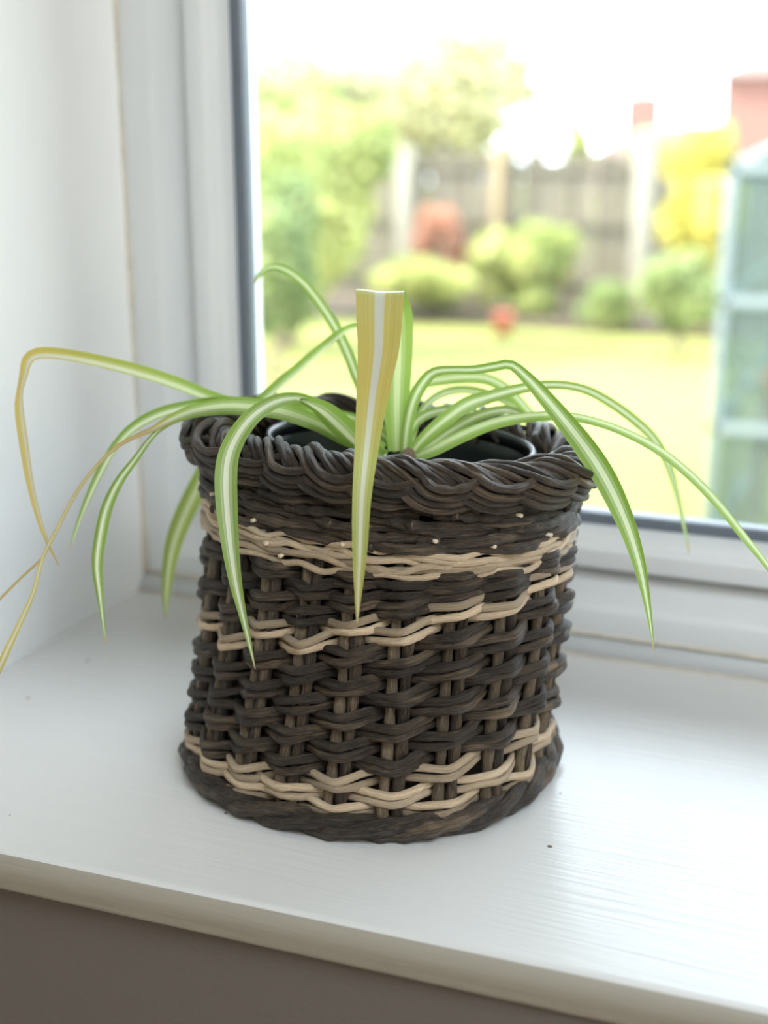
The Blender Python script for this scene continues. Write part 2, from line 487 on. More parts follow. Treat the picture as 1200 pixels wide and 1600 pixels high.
sa = mitred('sash', [(.0655, .945), (.0655, .884), (.0675, .882), (.0795, .882), (.0815, .883), (.084, .887), (.0865, .8885), (.089, .892), (.0925, .900), (.0935, .906), (.0935, .945)], M['upvc'], win)
mitred('glazing_gasket', [(.0930, .920), (.0930, .9045), (.0985, .9050), (.1015, .9065), (.1015, .920)], M['gasket'], win)
for o in (fr, sa): bevel(o, 0.0008, 2)
g = 0.094
obj('glass_pane', boxm(g, WX1 - WX0 - g, 0.024, 0.028, g, WZ1 - g), M['glass'], win)
# bead strip and aged caulk along the foot and side of the frame
def strip_mesh():
    prof = [(0.8855, 0.0), (0.874, 0.0), (0.8735, 0.003), (0.875, 0.008), (0.879, 0.0118), (0.8855, 0.0125)]
    V = [(x, y, z) for x in (SX0 + 0.0005, SX1) for y, z in prof]
    n = len(prof)
    F = [(j, (j + 1) % n, n + (j + 1) % n, n + j) for j in range(n)] + [tuple(range(n))[::-1], tuple(range(n, 2 * n))]
    return mesh('strip', V, F)
t2 = tag(obj('trim_2', strip_mesh(), M['upvc']), 'white plastic bead strip along the foot of the window frame', None, None, 'structure')
def rod(p0, p1, r, m, name, parent):
    pts = np.linspace(p0, p1, 30)
    n = np.tile(np.array([0.3, -1.0, 0.3]), (30, 1))
    return obj(name, tube(pts, n, r, r, segs=8, rough=0.35, seed=3), m, parent)
rod((SX0, 0.8845, 0.0138), (SX1, 0.8845, 0.0138), 0.0016, M['caulk'], 'caulk_line', t2)
rod((SX0, 0.8733, 0.0006), (SX1, 0.8733, 0.0006), 0.0010, M['caulk'], 'caulk_line', t2)
rod((SX0 + 0.0006, 0.8842, 0.0), (SX0 + 0.0006, 0.8842, 1.30), 0.0022, M['caulk'], 'caulk_line', t2)

# ------------------------------------------------------------------ wicker basket
BO = np.array([-0.280, 0.674, 0.0])
basket = tag(empty('wicker_basket', BO), 'dark willow wicker basket with pale cane bands and braided rim on the sill', 'basket')
NS = 22
PH = 0.06
def lerp_tab(z, tab):
    zs, vs = zip(*tab); return np.interp(z, zs, vs)
def spine(z):
    cx = lerp_tab(z, [(0, -.282), (.02, -.283), (.09, -.279), (.14, -.278), (.2, -.277)])
    cy = lerp_tab(z, [(0, .672), (.02, .672), (.09, .680), (.14, .685), (.2, .689)])
    a = lerp_tab(z, [(0, .105), (.02, .106), (.09, .107), (.14, .107), (.185, .107), (.2, .112)])
    b = lerp_tab(z, [(0, .103), (.02, .102), (.09, .094), (.14, .088), (.185, .084), (.2, .086)])
    return cx, cy, a, b
def ring(th, z, dr=0.0, dz=0.0, tilt=(0.0, 0.0)):
    """points on the basket wall (local to the basket), dr outwards"""
    th = np.asarray(th, float); z = np.broadcast_to(np.asarray(z, float), th.shape)
    cx, cy, a, b = spine(z)
    a = a + dr; b = b + dr
    n = 2.2
    c, s = np.cos(th), np.sin(th)
    r = (np.abs(c / a) ** n + np.abs(s / b) ** n) ** (-1 / n)
    x, y = r * c, r * s
    return np.stack([cx + x - BO[0], cy + y - BO[1], z + dz + tilt[0] * x + tilt[1] * y], -1)
def outward(th):
    return np.stack([np.cos(th), np.sin(th), np.zeros_like(th)], -1)
def row_tilt(z):
    return (lerp_tab(z, [(.0165, 0), (.0232, .04), (.0305, .11), (.075, .19), (.109, .22), (.125, .14), (.14, .03), (.152, -.04), (.2, -.05)]),
            lerp_tab(z, [(.15, 0), (.2, -.04)]))
def tri(p):  # triangle wave, period 2, peak at 0
    return 1 - 2 * np.abs(((p + 1) % 2) - 1) if False else 1 - 2 * np.abs((p % 2) - 1) * 1.0
def weave(th, par):
    p = (th - PH) / (2 * math.pi / NS)
    c = np.cos(math.pi * (p + par))
    t = np.arcsin(np.clip(c * 0.996, -1, 1)) / (math.pi / 2)
    return 0.22 * c + 0.78 * t
MS = 14
TH = np.arange(NS * MS) * 2 * math.pi / (NS * MS)
def weaver(z, par, m, amp, ra, rb, split, rough, name, seed, wob=0.00045, squarish=2.0, out=0.0):
    r = np.random.default_rng(seed)
    for k in (-1, 1):
        dz = np.zeros_like(TH)
        for h in (3, 5, 8, 11, 17, 22, 27):
            dz += r.normal() * wob * np.sin(h * TH + r.uniform(0, 6.28)) * 0.7
        w = weave(TH, par)
        am = amp * (1 + 0.10 * np.sin(5 * TH + r.uniform(0, 6)) + 0.08 * np.sin(13 * TH + r.uniform(0, 6)))
        pts = ring(TH, z, dr=am * w + out, dz=dz + k * split, tilt=row_tilt(z))
        obj(name, tube(pts, outward(TH), ra, rb, closed=True, segs=8, rough=rough, seed=seed * 3 + k, name=name, squarish=squarish), m, basket)
seed = 100
par = 0
rows = []
for z in (.0165, .0232): rows.append((z, 'pale', .0052))
rows.append((.0305, 'pale', .0070))
for z in np.arange(.0385, .0385 + 8 * .0083 - 1e-6, .0083): rows.append((z, 'dark', .0078))
rows.append((.1050, 'pale', .0076)); rows.append((.1128, 'pale', .0074))
for z in (.1195, .1265, .1335, .1405): rows.append((z, 'dark', .0064))
for z, kind, amp in rows:
    seed += 1; par += 1
    if kind == 'pale':
        weaver(z, par, M['pale_cane'], amp, .0023, .0017, .0026, 0.03, 'pale_weaver', seed, 0.0005, 3.2)
    else:
        weaver(z, par, M['dark_cane'], amp, .0026, .0025, .0026, 0.09, 'dark_weaver', seed, squarish=2.6)
# tight pale waling
for i, z in enumerate((.1475, .1520, .1565)):
    seed += 1; par += 1
    weaver(z, i * 0.66, M['pale_cane'], .0013, .0019, .0016, .0021, 0.05, 'pale_weaver', seed, 0.0009, 3.0, .0042)
# tightly packed dark rows under the rim, each of several overlapping lengths
for i, z in enumerate(np.arange(.1608, .1868, .0044)):
    r = np.random.default_rng(500 + i)
    npc = 5
    starts = np.sort(r.uniform(0, 2 * math.pi, 1) + np.arange(npc) * 2 * math.pi / npc + r.uniform(-.25, .25, npc))
    for q in range(npc):
        a0 = starts[q]; a1 = (starts[q + 1] if q + 1 < npc else starts[0] + 2 * math.pi) + 0.12
        n = int((a1 - a0) / (2 * math.pi) * NS * MS) + 2
        th = np.linspace(a0, a1, n); s = np.linspace(0, 1, n)
        dz = r.uniform(-.0012, .0012) * (s - .5) * 2 + 0.0007 * np.sin(9 * th + r.uniform(0, 6))
        dr = .0018 * np.cos(math.pi * ((th - PH) / (2 * math.pi / NS) + i * 0.66)) + 0.0012 * (0.5 - s) + .0042 + 0.0035 * np.clip((s - .96) / .04, 0, 1)
        rr = r.uniform(.0026, .0033)
        obj('dark_weaver', tube(ring(th, z, dr, dz, row_tilt(z)), outward(th), rr, rr, segs=8, rough=0.15, seed=700 + i * 9 + q), M['dark_cane'], basket)
# stakes: a dark rod and a paler split rod side by side
for k in range(NS):
    th0 = PH + 2 * math.pi * k / NS
    zz = np.linspace(.006, .186, 26)
    for s, mt, nm, rad in ((-1, 'dark_cane', 'dark_stake', .0034), (1, 'stake_cane', 'stake', .0033)):
        th = np.full_like(zz, th0) + s * .0036 / .1 * -1 + .004 * np.sin(zz * 60 + k)
        pts = ring(th, zz, 0.0)
        tl = np.array([row_tilt(z)[0] for z in zz]) * 0
        obj(nm, tube(pts, outward(th), rad, rad, segs=8, rough=.12, seed=900 + k * 2 + s), M[mt], basket)
# twisted foot coil
for q in range(3):
    n = 420
    th = np.linspace(0, 2 * math.pi, n, endpoint=False)
    ph = 7 * th + .5 * np.sin(3 * th) + q * 2 * math.pi / 3
    dr = .0035 + .0036 * np.cos(ph); dz = .0032 * np.sin(ph)
    pts = ring(th, .0082, dr, dz)
    obj('foot_coil_cane', tube(pts, outward(th), .0048, .0046, closed=True, segs=8, rough=0.10, seed=40 + q), M['dark_cane'], basket)
# woven floor of the basket
def disc(z0, z1, scale):
    n = 48; th = np.arange(n) * 2 * math.pi / n
    p = ring(th, .008, -0.004)
    V = [(x * scale, y * scale, z0) for x, y, _ in p] + [(x * scale, y * scale, z1) for x, y, _ in p]
    F = [(i, (i + 1) % n, n + (i + 1) % n, n + i) for i in range(n)] + [tuple(range(n))[::-1], tuple(range(n, 2 * n))]
    return mesh('disc', V, F, smooth=False)
obj('basket_floor', disc(.004, .010, 0.985), M['dark_cane'], basket)

# braided rim: groups of canes rolling from inside over the top to the outside
RIMZ = .1938
path = np.array([(-1.00, -.0105, -.0130), (-.60, -.0120, -.0030), (-.15, -.0095, .0065), (.20, -.0030, .0105), (.55, .0045, .0085), (.90, .0105, .0010),
                 (1.20, .0130, -.0055), (1.55, .0128, -.0085), (1.90, .0100, -.0065), (2.20, .0045, -.0030), (2.50, -.0020, -.0050)])
step = 2 * math.pi / NS
for k in range(NS):
    r = np.random.default_rng(1500 + k)
    pp = path * np.array([1.03, .95, .74]); pp[:, 1:] += r.normal(size=(len(path), 2)) * .0006
    P = catmull(np.column_stack([pp[:, 0] * .03, pp[:, 1:]]), 46)
    u = P[:, 0] / .03
    th = PH + (k + u) * step
    tl = row_tilt(.2)
    c0 = ring(th, RIMZ, 0, 0, tl)
    cen = ring(th, RIMZ, P[:, 1], P[:, 2], tl)
    nrm = unit(cen - c0 + outward(th) * 1e-5)
    T = unit(np.gradient(cen, axis=0)); B = unit(np.cross(T, nrm))
    for q in range(4):
        off = (q - 1.5) * .0045 + r.normal() * .0003
        lift = .0008 * (q % 2)
        pts = cen + B * off + nrm * lift
        rad = .00232 * np.clip(np.minimum(np.linspace(.6, 8, 46), np.linspace(8, .6, 46)), 0, 1) * r.uniform(.88, 1.08)
        obj('braid_cane', tube(pts, nrm, rad, rad, segs=8, rough=.10, seed=1700 + k * 5 + q), M['braid_cane'], basket)
# short cut ends poking out of the packed rows
for k, (thd, z) in enumerate([(-118, .163), (-112, .153), (-106, .149), (-62, .172), (-55, .166), (-30, .178), (-24, .171), (-84, .160), (-38, .163), (-140, .168), (-18, .164)]):
    th = np.full(4, math.radians(thd)) + np.linspace(0, .02, 4)
    pts = ring(th, z, np.linspace(.001, .0085, 4), 0, row_tilt(z))
    obj('cane_end', tube(pts, np.tile([0, 0, 1.0], (4, 1)), .0014, .0011, segs=8, seed=k), M['cut_end'], basket)

# ------------------------------------------------------------------ pot and soil
PO = np.array([-0.2765, 0.7005, 0.012])
pot = tag(empty('plant_pot', PO), 'black plastic nursery pot sunk inside the wicker basket', 'pot')
def lathe(prof, ax, ay, n=72, tilt=(0, 0), closed=False):
    V = []
    for r, z in prof:
        for i in range(n):
            a = 2 * math.pi * i / n
            x, y = r * ax * math.cos(a), r * ay * math.sin(a)
            V.append((x, y, z + (tilt[0] * x + tilt[1] * y) * (z / .18)))
    F = []
    m = len(prof)
    for j in range(m - (0 if closed else 1)):
        k = (j + 1) % m
        for i in range(n):
            i2 = (i + 1) % n
            F.append((j * n + i, j * n + i2, k * n + i2, k * n + i))
    if not closed:
        F.append(tuple(range(n))[::-1])
    return mesh('lathe', V, F)
prof = [(.60, .0), (.62, .002), (.93, .160), (.965, .161), (.985, .1615), (1.0, .1765), (1.0, .1795), (.985, .1805), (.962, .1795), (.955, .165), (.915, .158), (.60, .004)]
potb = obj('pot_body', lathe(prof, .0835, .063, tilt=(-.03, 0)), M['pot_plastic'], pot)
obj('pot_rim', lathe([(.955, .174), (1.004, .174), (1.012, .1765), (1.012, .1800), (1.0, .1822), (.972, .1822), (.955, .180)], .0835, .063, tilt=(-.03, 0), closed=True), M['pot_plastic'], pot)
def soil_mesh():
    V, F = [], []
    n, m = 48, 14
    V.append((0, 0, .162))
    for j in range(1, m + 1):
        for i in range(n):
            a = 2 * math.pi * i / n; r = j / m * .915
            V.append((r * .0835 * math.cos(a), r * .063 * math.sin(a), .150 + .012 * (1 - j / m) + rng.normal() * .0013))
    for i in range(n): F.append((0, 1 + i, 1 + (i + 1) % n))
    for j in range(m - 1):
        for i in range(n):
            a, b = 1 + j * n, 1 + (j + 1) * n
            F.append((a + i, b + i, b + (i + 1) % n, a + (i + 1) % n))
    return mesh('soil', V, F)
tag(obj('soil', soil_mesh(), M['soil'], pot), 'dark crumbly potting soil', None, None, 'stuff')

# ------------------------------------------------------------------ spider plant
CR = at(628, 712, .765)
plant = tag(empty('spider_plant', CR), 'variegated spider plant with arching striped leaves growing from the black pot', 'plant')
def leaf(ctrl, fold=.16, tw=0.0, yel=None, brn=None, glow=0.35, u=(0.0, 1.0), n=56, edges=None, flip=1):
    """ctrl rows: photo x, y, distance, width in photo pixels[, twist]"""
    C = [list(c) + [tw] * (5 - len(c)) for c in ctrl]
    P = catmull(C, n)
    cen = np.array([at(p[0], p[1], p[2]) for p in P])
    T = unit(np.gradient(cen, axis=0))
    view = unit(cen - CAM)
    side = unit(np.cross(T, view)) * flip
    w = np.maximum(P[:, 3], 0.6) * P[:, 2] / FPX
    ang = P[:, 4][:, None]
    side = side * np.cos(ang) + view * np.sin(ang)
    w = w / np.maximum(np.cos(P[:, 4]), .35)
    nrm = unit(np.cross(side, T))
    nrm = nrm * np.sign((nrm * -view).sum(1, keepdims=True) + 1e-9)
    return ribbon(cen, side, nrm, w, fold, yel, brn, glow, u, n)
def ribbon(cen, side, nrm, w, fold, yel, brn, glow, u, n):
    m = 9
    V, UVv = [], []
    s = np.linspace(-1, 1, m)
    for i in range(n):
        for q in s:
            h = -fold * w[i] * (1 - abs(q) ** 1.4) * .5
            V.append(cen[i] - CR + side[i] * q * w[i] * .5 + nrm[i] * h)
            UVv.append((u[0] + (u[1] - u[0]) * (q + 1) / 2, i / (n - 1)))
    F, uvs = [], []
    for i in range(n - 1):
        for j in range(m - 1):
            f = (i * m + j, i * m + j + 1, (i + 1) * m + j + 1, (i + 1) * m + j)
            F.append(f); uvs += [UVv[k] for k in f]
    me = mesh('leaf', V, F, uvs)
    ca = me.color_attributes.new('state', 'FLOAT_COLOR', 'POINT')
    t = np.repeat(np.linspace(0, 1, n), m)
    yl = np.interp(t, *zip(*yel)) if yel else np.zeros_like(t)
    br = np.interp(t, *zip(*brn)) if brn else np.interp(t, [0, .965, 1], [0, 0, .9])
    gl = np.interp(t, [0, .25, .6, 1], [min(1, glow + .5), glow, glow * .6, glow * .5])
    data = np.stack([yl, br, gl, np.ones_like(t)], -1).astype(np.float32)
    ca.data.foreach_set('color', data.ravel())
    o = obj('leaf', me, M['leaf'], plant)
    return o
# the tall leaf in the middle: rises, creases, and hangs yellowing in front of the basket
def edge_leaf(rows, **k):
    P = catmull([list(r) for r in rows], 80)
    a = np.array([at(p[0], p[1], p[4]) for p in P]); b = np.array([at(p[2], p[3], p[5]) for p in P])
    cen = (a + b) / 2; side = unit(b - a); w = np.linalg.norm(b - a, axis=1)
    T = unit(np.gradient(cen, axis=0)); nrm = unit(np.cross(side, T))
    return ribbon(cen, side, nrm, w, k.get('fold', .1), k.get('yel'), k.get('brn'), k.get('glow', .4), k.get('u', (0, 1)), 80)
edge_leaf([(606, 705, 634, 705, .765, .768), (600, 620, 640, 620, .757, .760), (597, 540, 645, 540, .750, .752), (592, 490, 644, 488, .740, .742), (580, 463, 636, 462, .728, .731),
           (566, 452.5, 633, 455, .722, .725), (557, 451.5, 632, 455, .716, .718), (556, 458, 631, 462, .712, .713), (557, 500, 628, 503, .696, .697), (559, 550, 623, 550, .681, .682), (557, 620, 607, 620, .664, .664),
           (554, 700, 592, 700, .652, .651), (550.5, 780, 580, 780, .645, .644), (550.5, 860, 574, 860, .640, .639), (554, 930, 565, 930, .638, .638), (557.5, 978, 558.5, 978, .638, .638)],
          fold=-.07, yel=[(0, 0), (.33, .05), (.40, .85), (.58, .95), (.70, .5), (.85, .35), (1, .8)], brn=[(0, 0), (.975, 0), (1, .9)], glow=.75)
# long yellow leaf on the left that breaks over and hangs
leaf([(600, 700, .765, 14), (545, 668, .775, 17), (470, 645, .785, 18), (395, 637, .785, 19), (335, 622, .782, 19), (280, 600, .778, 20), (215, 579, .772, 20), (150, 563, .765, 19), (95, 553, .758, 18), (60, 552, .753, 18), (43, 562, .750, 17),
      (37, 585, .748, 13), (31, 612, .746, 10), (30, 640, .745, 14), (38, 700, .743, 14), (48, 760, .741, 11), (62, 815, .740, 8), (78, 856, .740, 5), (92, 884, .740, 1.5)],
     fold=.30, yel=[(0, 0), (.30, .05), (.45, .45), (.56, .9), (.75, .9), (1, .95)], brn=[(0, 0), (.6, .0), (.66, .35), (.72, .1), (.95, .2), (1, .9)], u=(1.0, .30), glow=.8)
# pale leaf lying over the left rim, its end dried to a brown strap
leaf([(600, 705, .760, 14), (545, 690, .752, 18), (500, 664, .745, 24), (450, 645, .742, 27), (400, 636, .744, 27), (350, 634, .748, 25), (300, 643, .750, 21), (262, 658, .750, 15), (238, 671, .748, 9), (205, 685, .746, 7), (175, 704, .744, 6.5), (140, 741, .740, 6),
      (113, 780, .736, 6), (86, 833, .730, 6), (66, 873, .726, 6), (52, 927, .720, 7), (28, 980, .714, 9), (0, 1040, .706, 12), (-22, 1090, .70, 9), (-40, 1150, .70, 2)],
     fold=.14, yel=[(0, 0), (.33, 0), (.40, .5), (.8, .7), (1, .6)], brn=[(0, 0), (.36, .05), (.43, .75), (.62, .45), (.8, .1), (1, .5)], glow=.5, u=(.1, .9))
# thin dried tip crossing it
leaf([(96, 818, .738, 2), (80, 846, .737, 3), (64, 874, .735, 4), (34, 902, .733, 4), (0, 936, .730, 4), (-30, 968, .73, 2)], yel=[(0, .5), (1, .5)], brn=[(0, .8), (1, .6)])
leaf([(600, 700, .770, 12), (520, 655, .775, 16), (430, 634, .780, 18), (350, 628, .780, 17), (290, 635, .780, 17), (245, 647, .778, 17), (205, 670, .776, 15), (175, 704, .774, 13), (150, 750, .772, 12), (130, 796, .772, 8), (117, 832, .772, 5), (109, 858, .772, 1.5)], fold=.2, u=(0, .75), glow=.2)
leaf([(560, 690, .755, 14), (470, 648, .752, 16), (380, 640, .752, 16), (310, 646, .752, 12), (268, 660, .752, 8), (240, 680, .750, 8), (212, 717, .748, 11), (184, 756, .746, 15), (166, 797, .745, 18), (156, 845, .744, 19), (152, 885, .744, 17), (156, 925, .744, 12), (161, 970, .744, 6), (166, 1008, .744, 1.5)], fold=.34, tw=.35, glow=0.0, u=(0, 1))
# leaf drooping behind the left side of the basket
leaf([(600, 690, .775, 12), (520, 650, .83, 20), (440, 640, .865, 24), (385, 662, .885, 26), (345, 700, .89, 28), (315, 750, .89, 30), (290, 800, .888, 30), (271, 850, .886, 26), (262, 902, .884, 18), (259, 945, .883, 9), (259, 966, .883, 2)], fold=.15, u=(0, 1), yel=[(0, 0), (.5, .15), (1, .25)], glow=.9)
# broad leaf folding over the left front of the rim
leaf([(605, 712, .752, 16), (570, 700, .745, 26), (536, 670, .738, 32), (508, 643, .733, 30), (488, 630, .730, 20), (466, 622, .727, 17), (438, 625, .716, 21), (412, 637, .706, 24), (390, 655, .696, 27), (370, 682, .688, 30), (357, 712, .682, 33), (353, 745, .678, 35), (354, 785, .676, 34), (357, 825, .674, 30), (362, 870, .672, 25), (369, 915, .672, 19), (378, 955, .672, 13), (388, 998, .672, 8), (399, 1046, .672, 1.5)], fold=.16, glow=.12)
leaf([(600, 712, .75, 12), (566, 690, .735, 22), (540, 664, .728, 25), (512, 640, .724, 22), (486, 628, .724, 12), (468, 624, .728, 3)], fold=.2, u=(.0, .55), glow=.8)
# two leaves standing up at the back left
leaf([(612, 700, .775, 12), (580, 640, .795, 16), (558, 590, .805, 17), (541, 546, .812, 17), (522, 508, .818, 17), (498, 471, .825, 16), (473, 441, .832, 15), (447, 422, .838, 13), (424, 417, .843, 10), (407, 427, .846, 8), (397, 444, .848, 3)], fold=.15, tw=.2, glow=.35)
leaf([(615, 700, .775, 12), (600, 620, .79, 14), (580, 540, .80, 12), (565, 513, .803, 9), (550, 511, .806, 9), (530, 521, .808, 12), (505, 541, .81, 14), (463, 577, .812, 15), (413, 619, .815, 15), (380, 650, .818, 9), (362, 672, .82, 2)], fold=.15, u=(0, .6), glow=.8)
# big leaf arching over the right rim and hanging in front
leaf([(632, 712, .762, 14), (636, 670, .758, 18), (645, 630, .754, 19), (660, 600, .750, 19), (678, 582, .746, 16), (705, 578, .741, 13), (740, 578, .735, 14), (772, 573, .729, 15), (798, 570, .724, 15), (822, 589, .719, 19), (848, 617, .714, 24), (880, 655, .708, 29), (912, 696, .702, 34), (940, 738, .697, 36), (963, 782, .693, 33), (983, 830, .690, 27), (999, 882, .687, 20), (1010, 935, .685, 12), (1017, 980, .684, 6), (1021.5, 1017, .684, 1.5)], fold=.22, tw=.25, glow=.10, flip=-1)
# leaf reaching right and drooping behind
leaf([(640, 712, .760, 14), (665, 682, .752, 19), (698, 654, .748, 23), (732, 631, .748, 24), (772, 618, .752, 20), (820, 606, .760, 16), (868, 601, .772, 14), (915, 609, .786, 14), (958, 632, .80, 15), (998, 662, .815, 15), (1025, 690, .826, 14), (1044, 726, .838, 12), (1056, 765, .848, 9), (1067, 812, .856, 6), (1077, 866, .860, 1.5)], fold=.2, glow=.35)
leaf([(650, 715, .757, 14), (680, 703, .750, 18), (722, 682, .744, 19), (772, 662, .738, 18), (825, 652, .733, 16), (878, 650, .728, 14), (922, 657, .724, 13), (970, 673, .720, 13), (1025, 701, .716, 14), (1075, 740, .712, 14), (1120, 786, .709, 13), (1165, 842, .706, 12), (1200, 886, .704, 9), (1235, 940, .702, 3)], fold=.3, u=(0, .72), glow=.5, flip=1)
leaf([(648, 715, .765, 12), (672, 696, .765, 15), (708, 671, .768, 17), (748, 650, .775, 17), (786, 641, .785, 15), (812, 647, .80, 12), (832, 668, .81, 8), (842, 690, .82, 2)], fold=.2, glow=.6)
leaf([(640, 705, .772, 10), (640, 640, .785, 12), (655, 604, .795, 14), (700, 593, .805, 16), (748, 591, .815, 17), (778, 600, .822, 17), (803, 620, .828, 17), (826, 645, .832, 16), (850, 668, .838, 14), (890, 690, .845, 9), (915, 710, .85, 2)], fold=.15, glow=.8, u=(0, .8))
leaf([(632, 712, .77, 10), (640, 680, .772, 13), (654, 656, .778, 15), (680, 643, .788, 15), (716, 640, .80, 14), (752, 648, .812, 10), (775, 664, .82, 3)], fold=.15, glow=.7)
leaf([(640, 700, .775, 10), (660, 640, .79, 11), (700, 612, .81, 12), (750, 612, .825, 12), (800, 632, .838, 11), (845, 655, .846, 9), (880, 676, .852, 3)], fold=.15, glow=.8, u=(.2, 1))
leaf([(620, 705, .77, 10), (590, 672, .78, 13), (550, 652, .79, 14), (500, 646, .80, 13), (455, 656, .81, 9), (430, 668, .82, 2)], fold=.15, glow=.7)
# short stub of an old crown
obj('crown', tube(np.array([at(636, 726, .762), at(638, 716, .761), at(640, 706, .760), at(641, 700, .760)]) - CR, np.tile([0, -1.0, 0], (4, 1)), [.006, .006, .0045, .002], [.006, .006, .0045, .002], segs=10, rough=.2, seed=5), M['stake_cane'], plant)

# ------------------------------------------------------------------ garden outside
GZ = -1.435
def ground_mesh():
    n = 30
    xs = np.linspace(-30, 20, n); ys = np.linspace(1.05, 60, n)
    V = [(x, y, GZ + (rng.normal() * .01)) for y in ys for x in xs]
    F = [(j * n + i, j * n + i + 1, (j + 1) * n + i + 1, (j + 1) * n + i) for j in range(n - 1) for i in range(n - 1)]
    return mesh('lawn', V, F)
tag(obj('lawn', ground_mesh(), M['lawn']), 'sunlit garden lawn beyond the window', None, None, 'structure')
tag(obj('flower_bed', boxm(-15.4, 1.5, 12.6, 14.6, GZ - .1, GZ + .06), M['bed_soil']), 'soil bed along the foot of the fence', None, None, 'structure')

# fence: boards, rails, posts
FY = 14.6
fence = tag(empty('garden_fence', (-5, FY, GZ)), 'weathered timber board fence with concrete posts across the garden end', 'fence')
bd = boxm(-.068, .068, -.011, .011, .05, 1.66, 'board')
bd2 = boxm(-.068, .068, -.011, .011, .05, 1.62, 'board')
bd.materials.append(M['fence_wood']); bd2.materials.append(M['fence_wood2'])
k = 0
x = -15.4
while x < 2.2:
    o = bpy.data.objects.new('board', bd if k % 3 else bd2); COL.objects.link(o); o.parent = fence
    o.location = (x + 5, (0.0 if k % 2 else -.02), random.uniform(-.012, .012)); o.rotation_euler = (0, random.uniform(-.006, .006), 0)
    x += .142; k += 1
for z in (.30, .95, 1.56):
    obj('rail', boxm(-10.4, 7.2, -.075, -.033, z - .045, z + .045), M['fence_wood'], fence)
obj('capping_rail', boxm(-10.45, 7.25, -.05, .03, 1.665, 1.71), M['fence_wood'], fence)
for px, m in ((632, 'concrete'), (778, 'ochre_post'), (1003, 'concrete'), (1225, 'concrete'), (470, 'concrete'), (310, 'ochre_post'), (150, 'concrete'), (-10, 'concrete'), (-170, 'concrete')):
    p = on_y(px, 350, FY - .1)
    w = .10 if m == 'concrete' else .065
    bevel(obj('post', boxm(p[0] + 5 - w, p[0] + 5 + w, -.16, -.06, 0, 1.78), M[m], fence), .01, 2)

def foliage(parent, center, radii, n, size, m, seed, blobs=9, name='foliage'):
    r = np.random.default_rng(seed)
    B = r.normal(size=(blobs, 3)); B = B / np.linalg.norm(B, axis=1, keepdims=True) * r.uniform(.25, .8, (blobs, 1))
    br = r.uniform(.30, .55, blobs)
    k = r.integers(0, blobs, n)
    d = r.normal(size=(n, 3)); d /= np.linalg.norm(d, axis=1, keepdims=True)
    pos = (B[k] + d * (br[k] * r.uniform(.55, 1.05, n) ** .6)[:, None]) * np.array(radii) + np.array(center)
    a = unit(r.normal(size=(n, 3)) + d * .4); b = unit(np.cross(a, r.normal(size=(n, 3))))
    s = (size * r.uniform(.6, 1.3, n))[:, None]
    V = np.stack([pos - a * s, pos + b * s * .45, pos + a * s, pos - b * s * .45], 1).reshape(-1, 3)
    me = bpy.data.meshes.new(name)
    me.from_pydata(V.tolist(), [], [(4 * i, 4 * i + 1, 4 * i + 2, 4 * i + 3) for i in range(n)])
    ca = me.color_attributes.new('tint', 'FLOAT_COLOR', 'POINT')
    tcol = np.clip(np.repeat(r.uniform(0, 1, n) * .6 + r.uniform(0, .4, blobs)[k], 4), 0, 1)
    data = np.stack([tcol, tcol, tcol, np.ones_like(tcol)], -1).astype(np.float32)
    ca.data.foreach_set('color', data.ravel())
    return tag(obj(name, me, m, parent), None, None, None, 'stuff')

def trunk(parent, h, r0, name='trunk', lean=0.0, seed=0):
    z = np.linspace(0, h, 12)
    pts = np.stack([lean * z + .03 * np.sin(z * 3 + seed), .02 * np.cos(z * 2 + seed), z], -1)
    rad = np.linspace(r0, r0 * .45, 12)
    return obj(name, tube(pts, np.tile([0, -1.0, 0], (12, 1)), rad, rad, segs=8, rough=.12, seed=seed), M['bark'], parent)

def plant_out(name, label, cat, px, Y, z0, z1, wpx, m, n, size, seed, depth=None, blobs=9, stem=True, group=None, trunk_r=.05):
    """a shrub or tree whose crown spans photo rows z0 (top) to z1 (bottom), wpx wide, at garden distance Y"""
    top, bot = on_y(px, z0, Y), on_y(px, z1, Y)
    wid = abs(on_y(px + wpx / 2, z0, Y)[0] - on_y(px - wpx / 2, z0, Y)[0])
    root = tag(empty(name, (bot[0], Y, GZ)), label, cat, group)
    zc, hz = (top[2] + bot[2]) / 2 - GZ, (top[2] - bot[2]) / 2
    zc = max(zc, hz)
    foliage(root, (top[0] - bot[0], 0, zc), (wid / 2, (depth or wid / 2), hz), n, size, m, seed, blobs)
    if stem:
        trunk(root, max(zc, .15), trunk_r, 'trunk' if cat == 'tree' else 'stem', 0, seed)
    return root

plant_out('tree', 'pale feathery tree rising behind the fence against the white sky', 'tree', 715, 25, -30, 320, 380, M['fol_pale'], 5600, .15, 31, blobs=24, trunk_r=.16)
plant_out('tree', 'bright green leafy tree at the left edge of the glass', 'tree', 450, 10.5, 100, 480, 300, M['fol_bright'], 7000, .07, 12, blobs=16, trunk_r=.08)
plant_out('shrub', 'blue-green shrub low against the left edge of the glass', 'shrub', 425, 9.0, 270, 540, 140, M['fol_mid'], 4200, .06, 13, blobs=10)
plant_out('shrub', 'rounded yellow-green shrub in front of the middle of the fence', 'shrub', 825, 13.4, 375, 520, 175, M['fol_bright'], 4200, .06, 14, blobs=10)
plant_out('shrub', 'coppery red shrub against the fence left of the ochre post', 'shrub', 680, 13.9, 320, 450, 80, M['fol_red'], 1700, .05, 15, blobs=6)
plant_out('tree', 'golden yellow bushy tree at the right end of the fence', 'tree', 1105, 12.6, 195, 430, 170, M['fol_yellow'], 5200, .07, 16, blobs=12, trunk_r=.06)
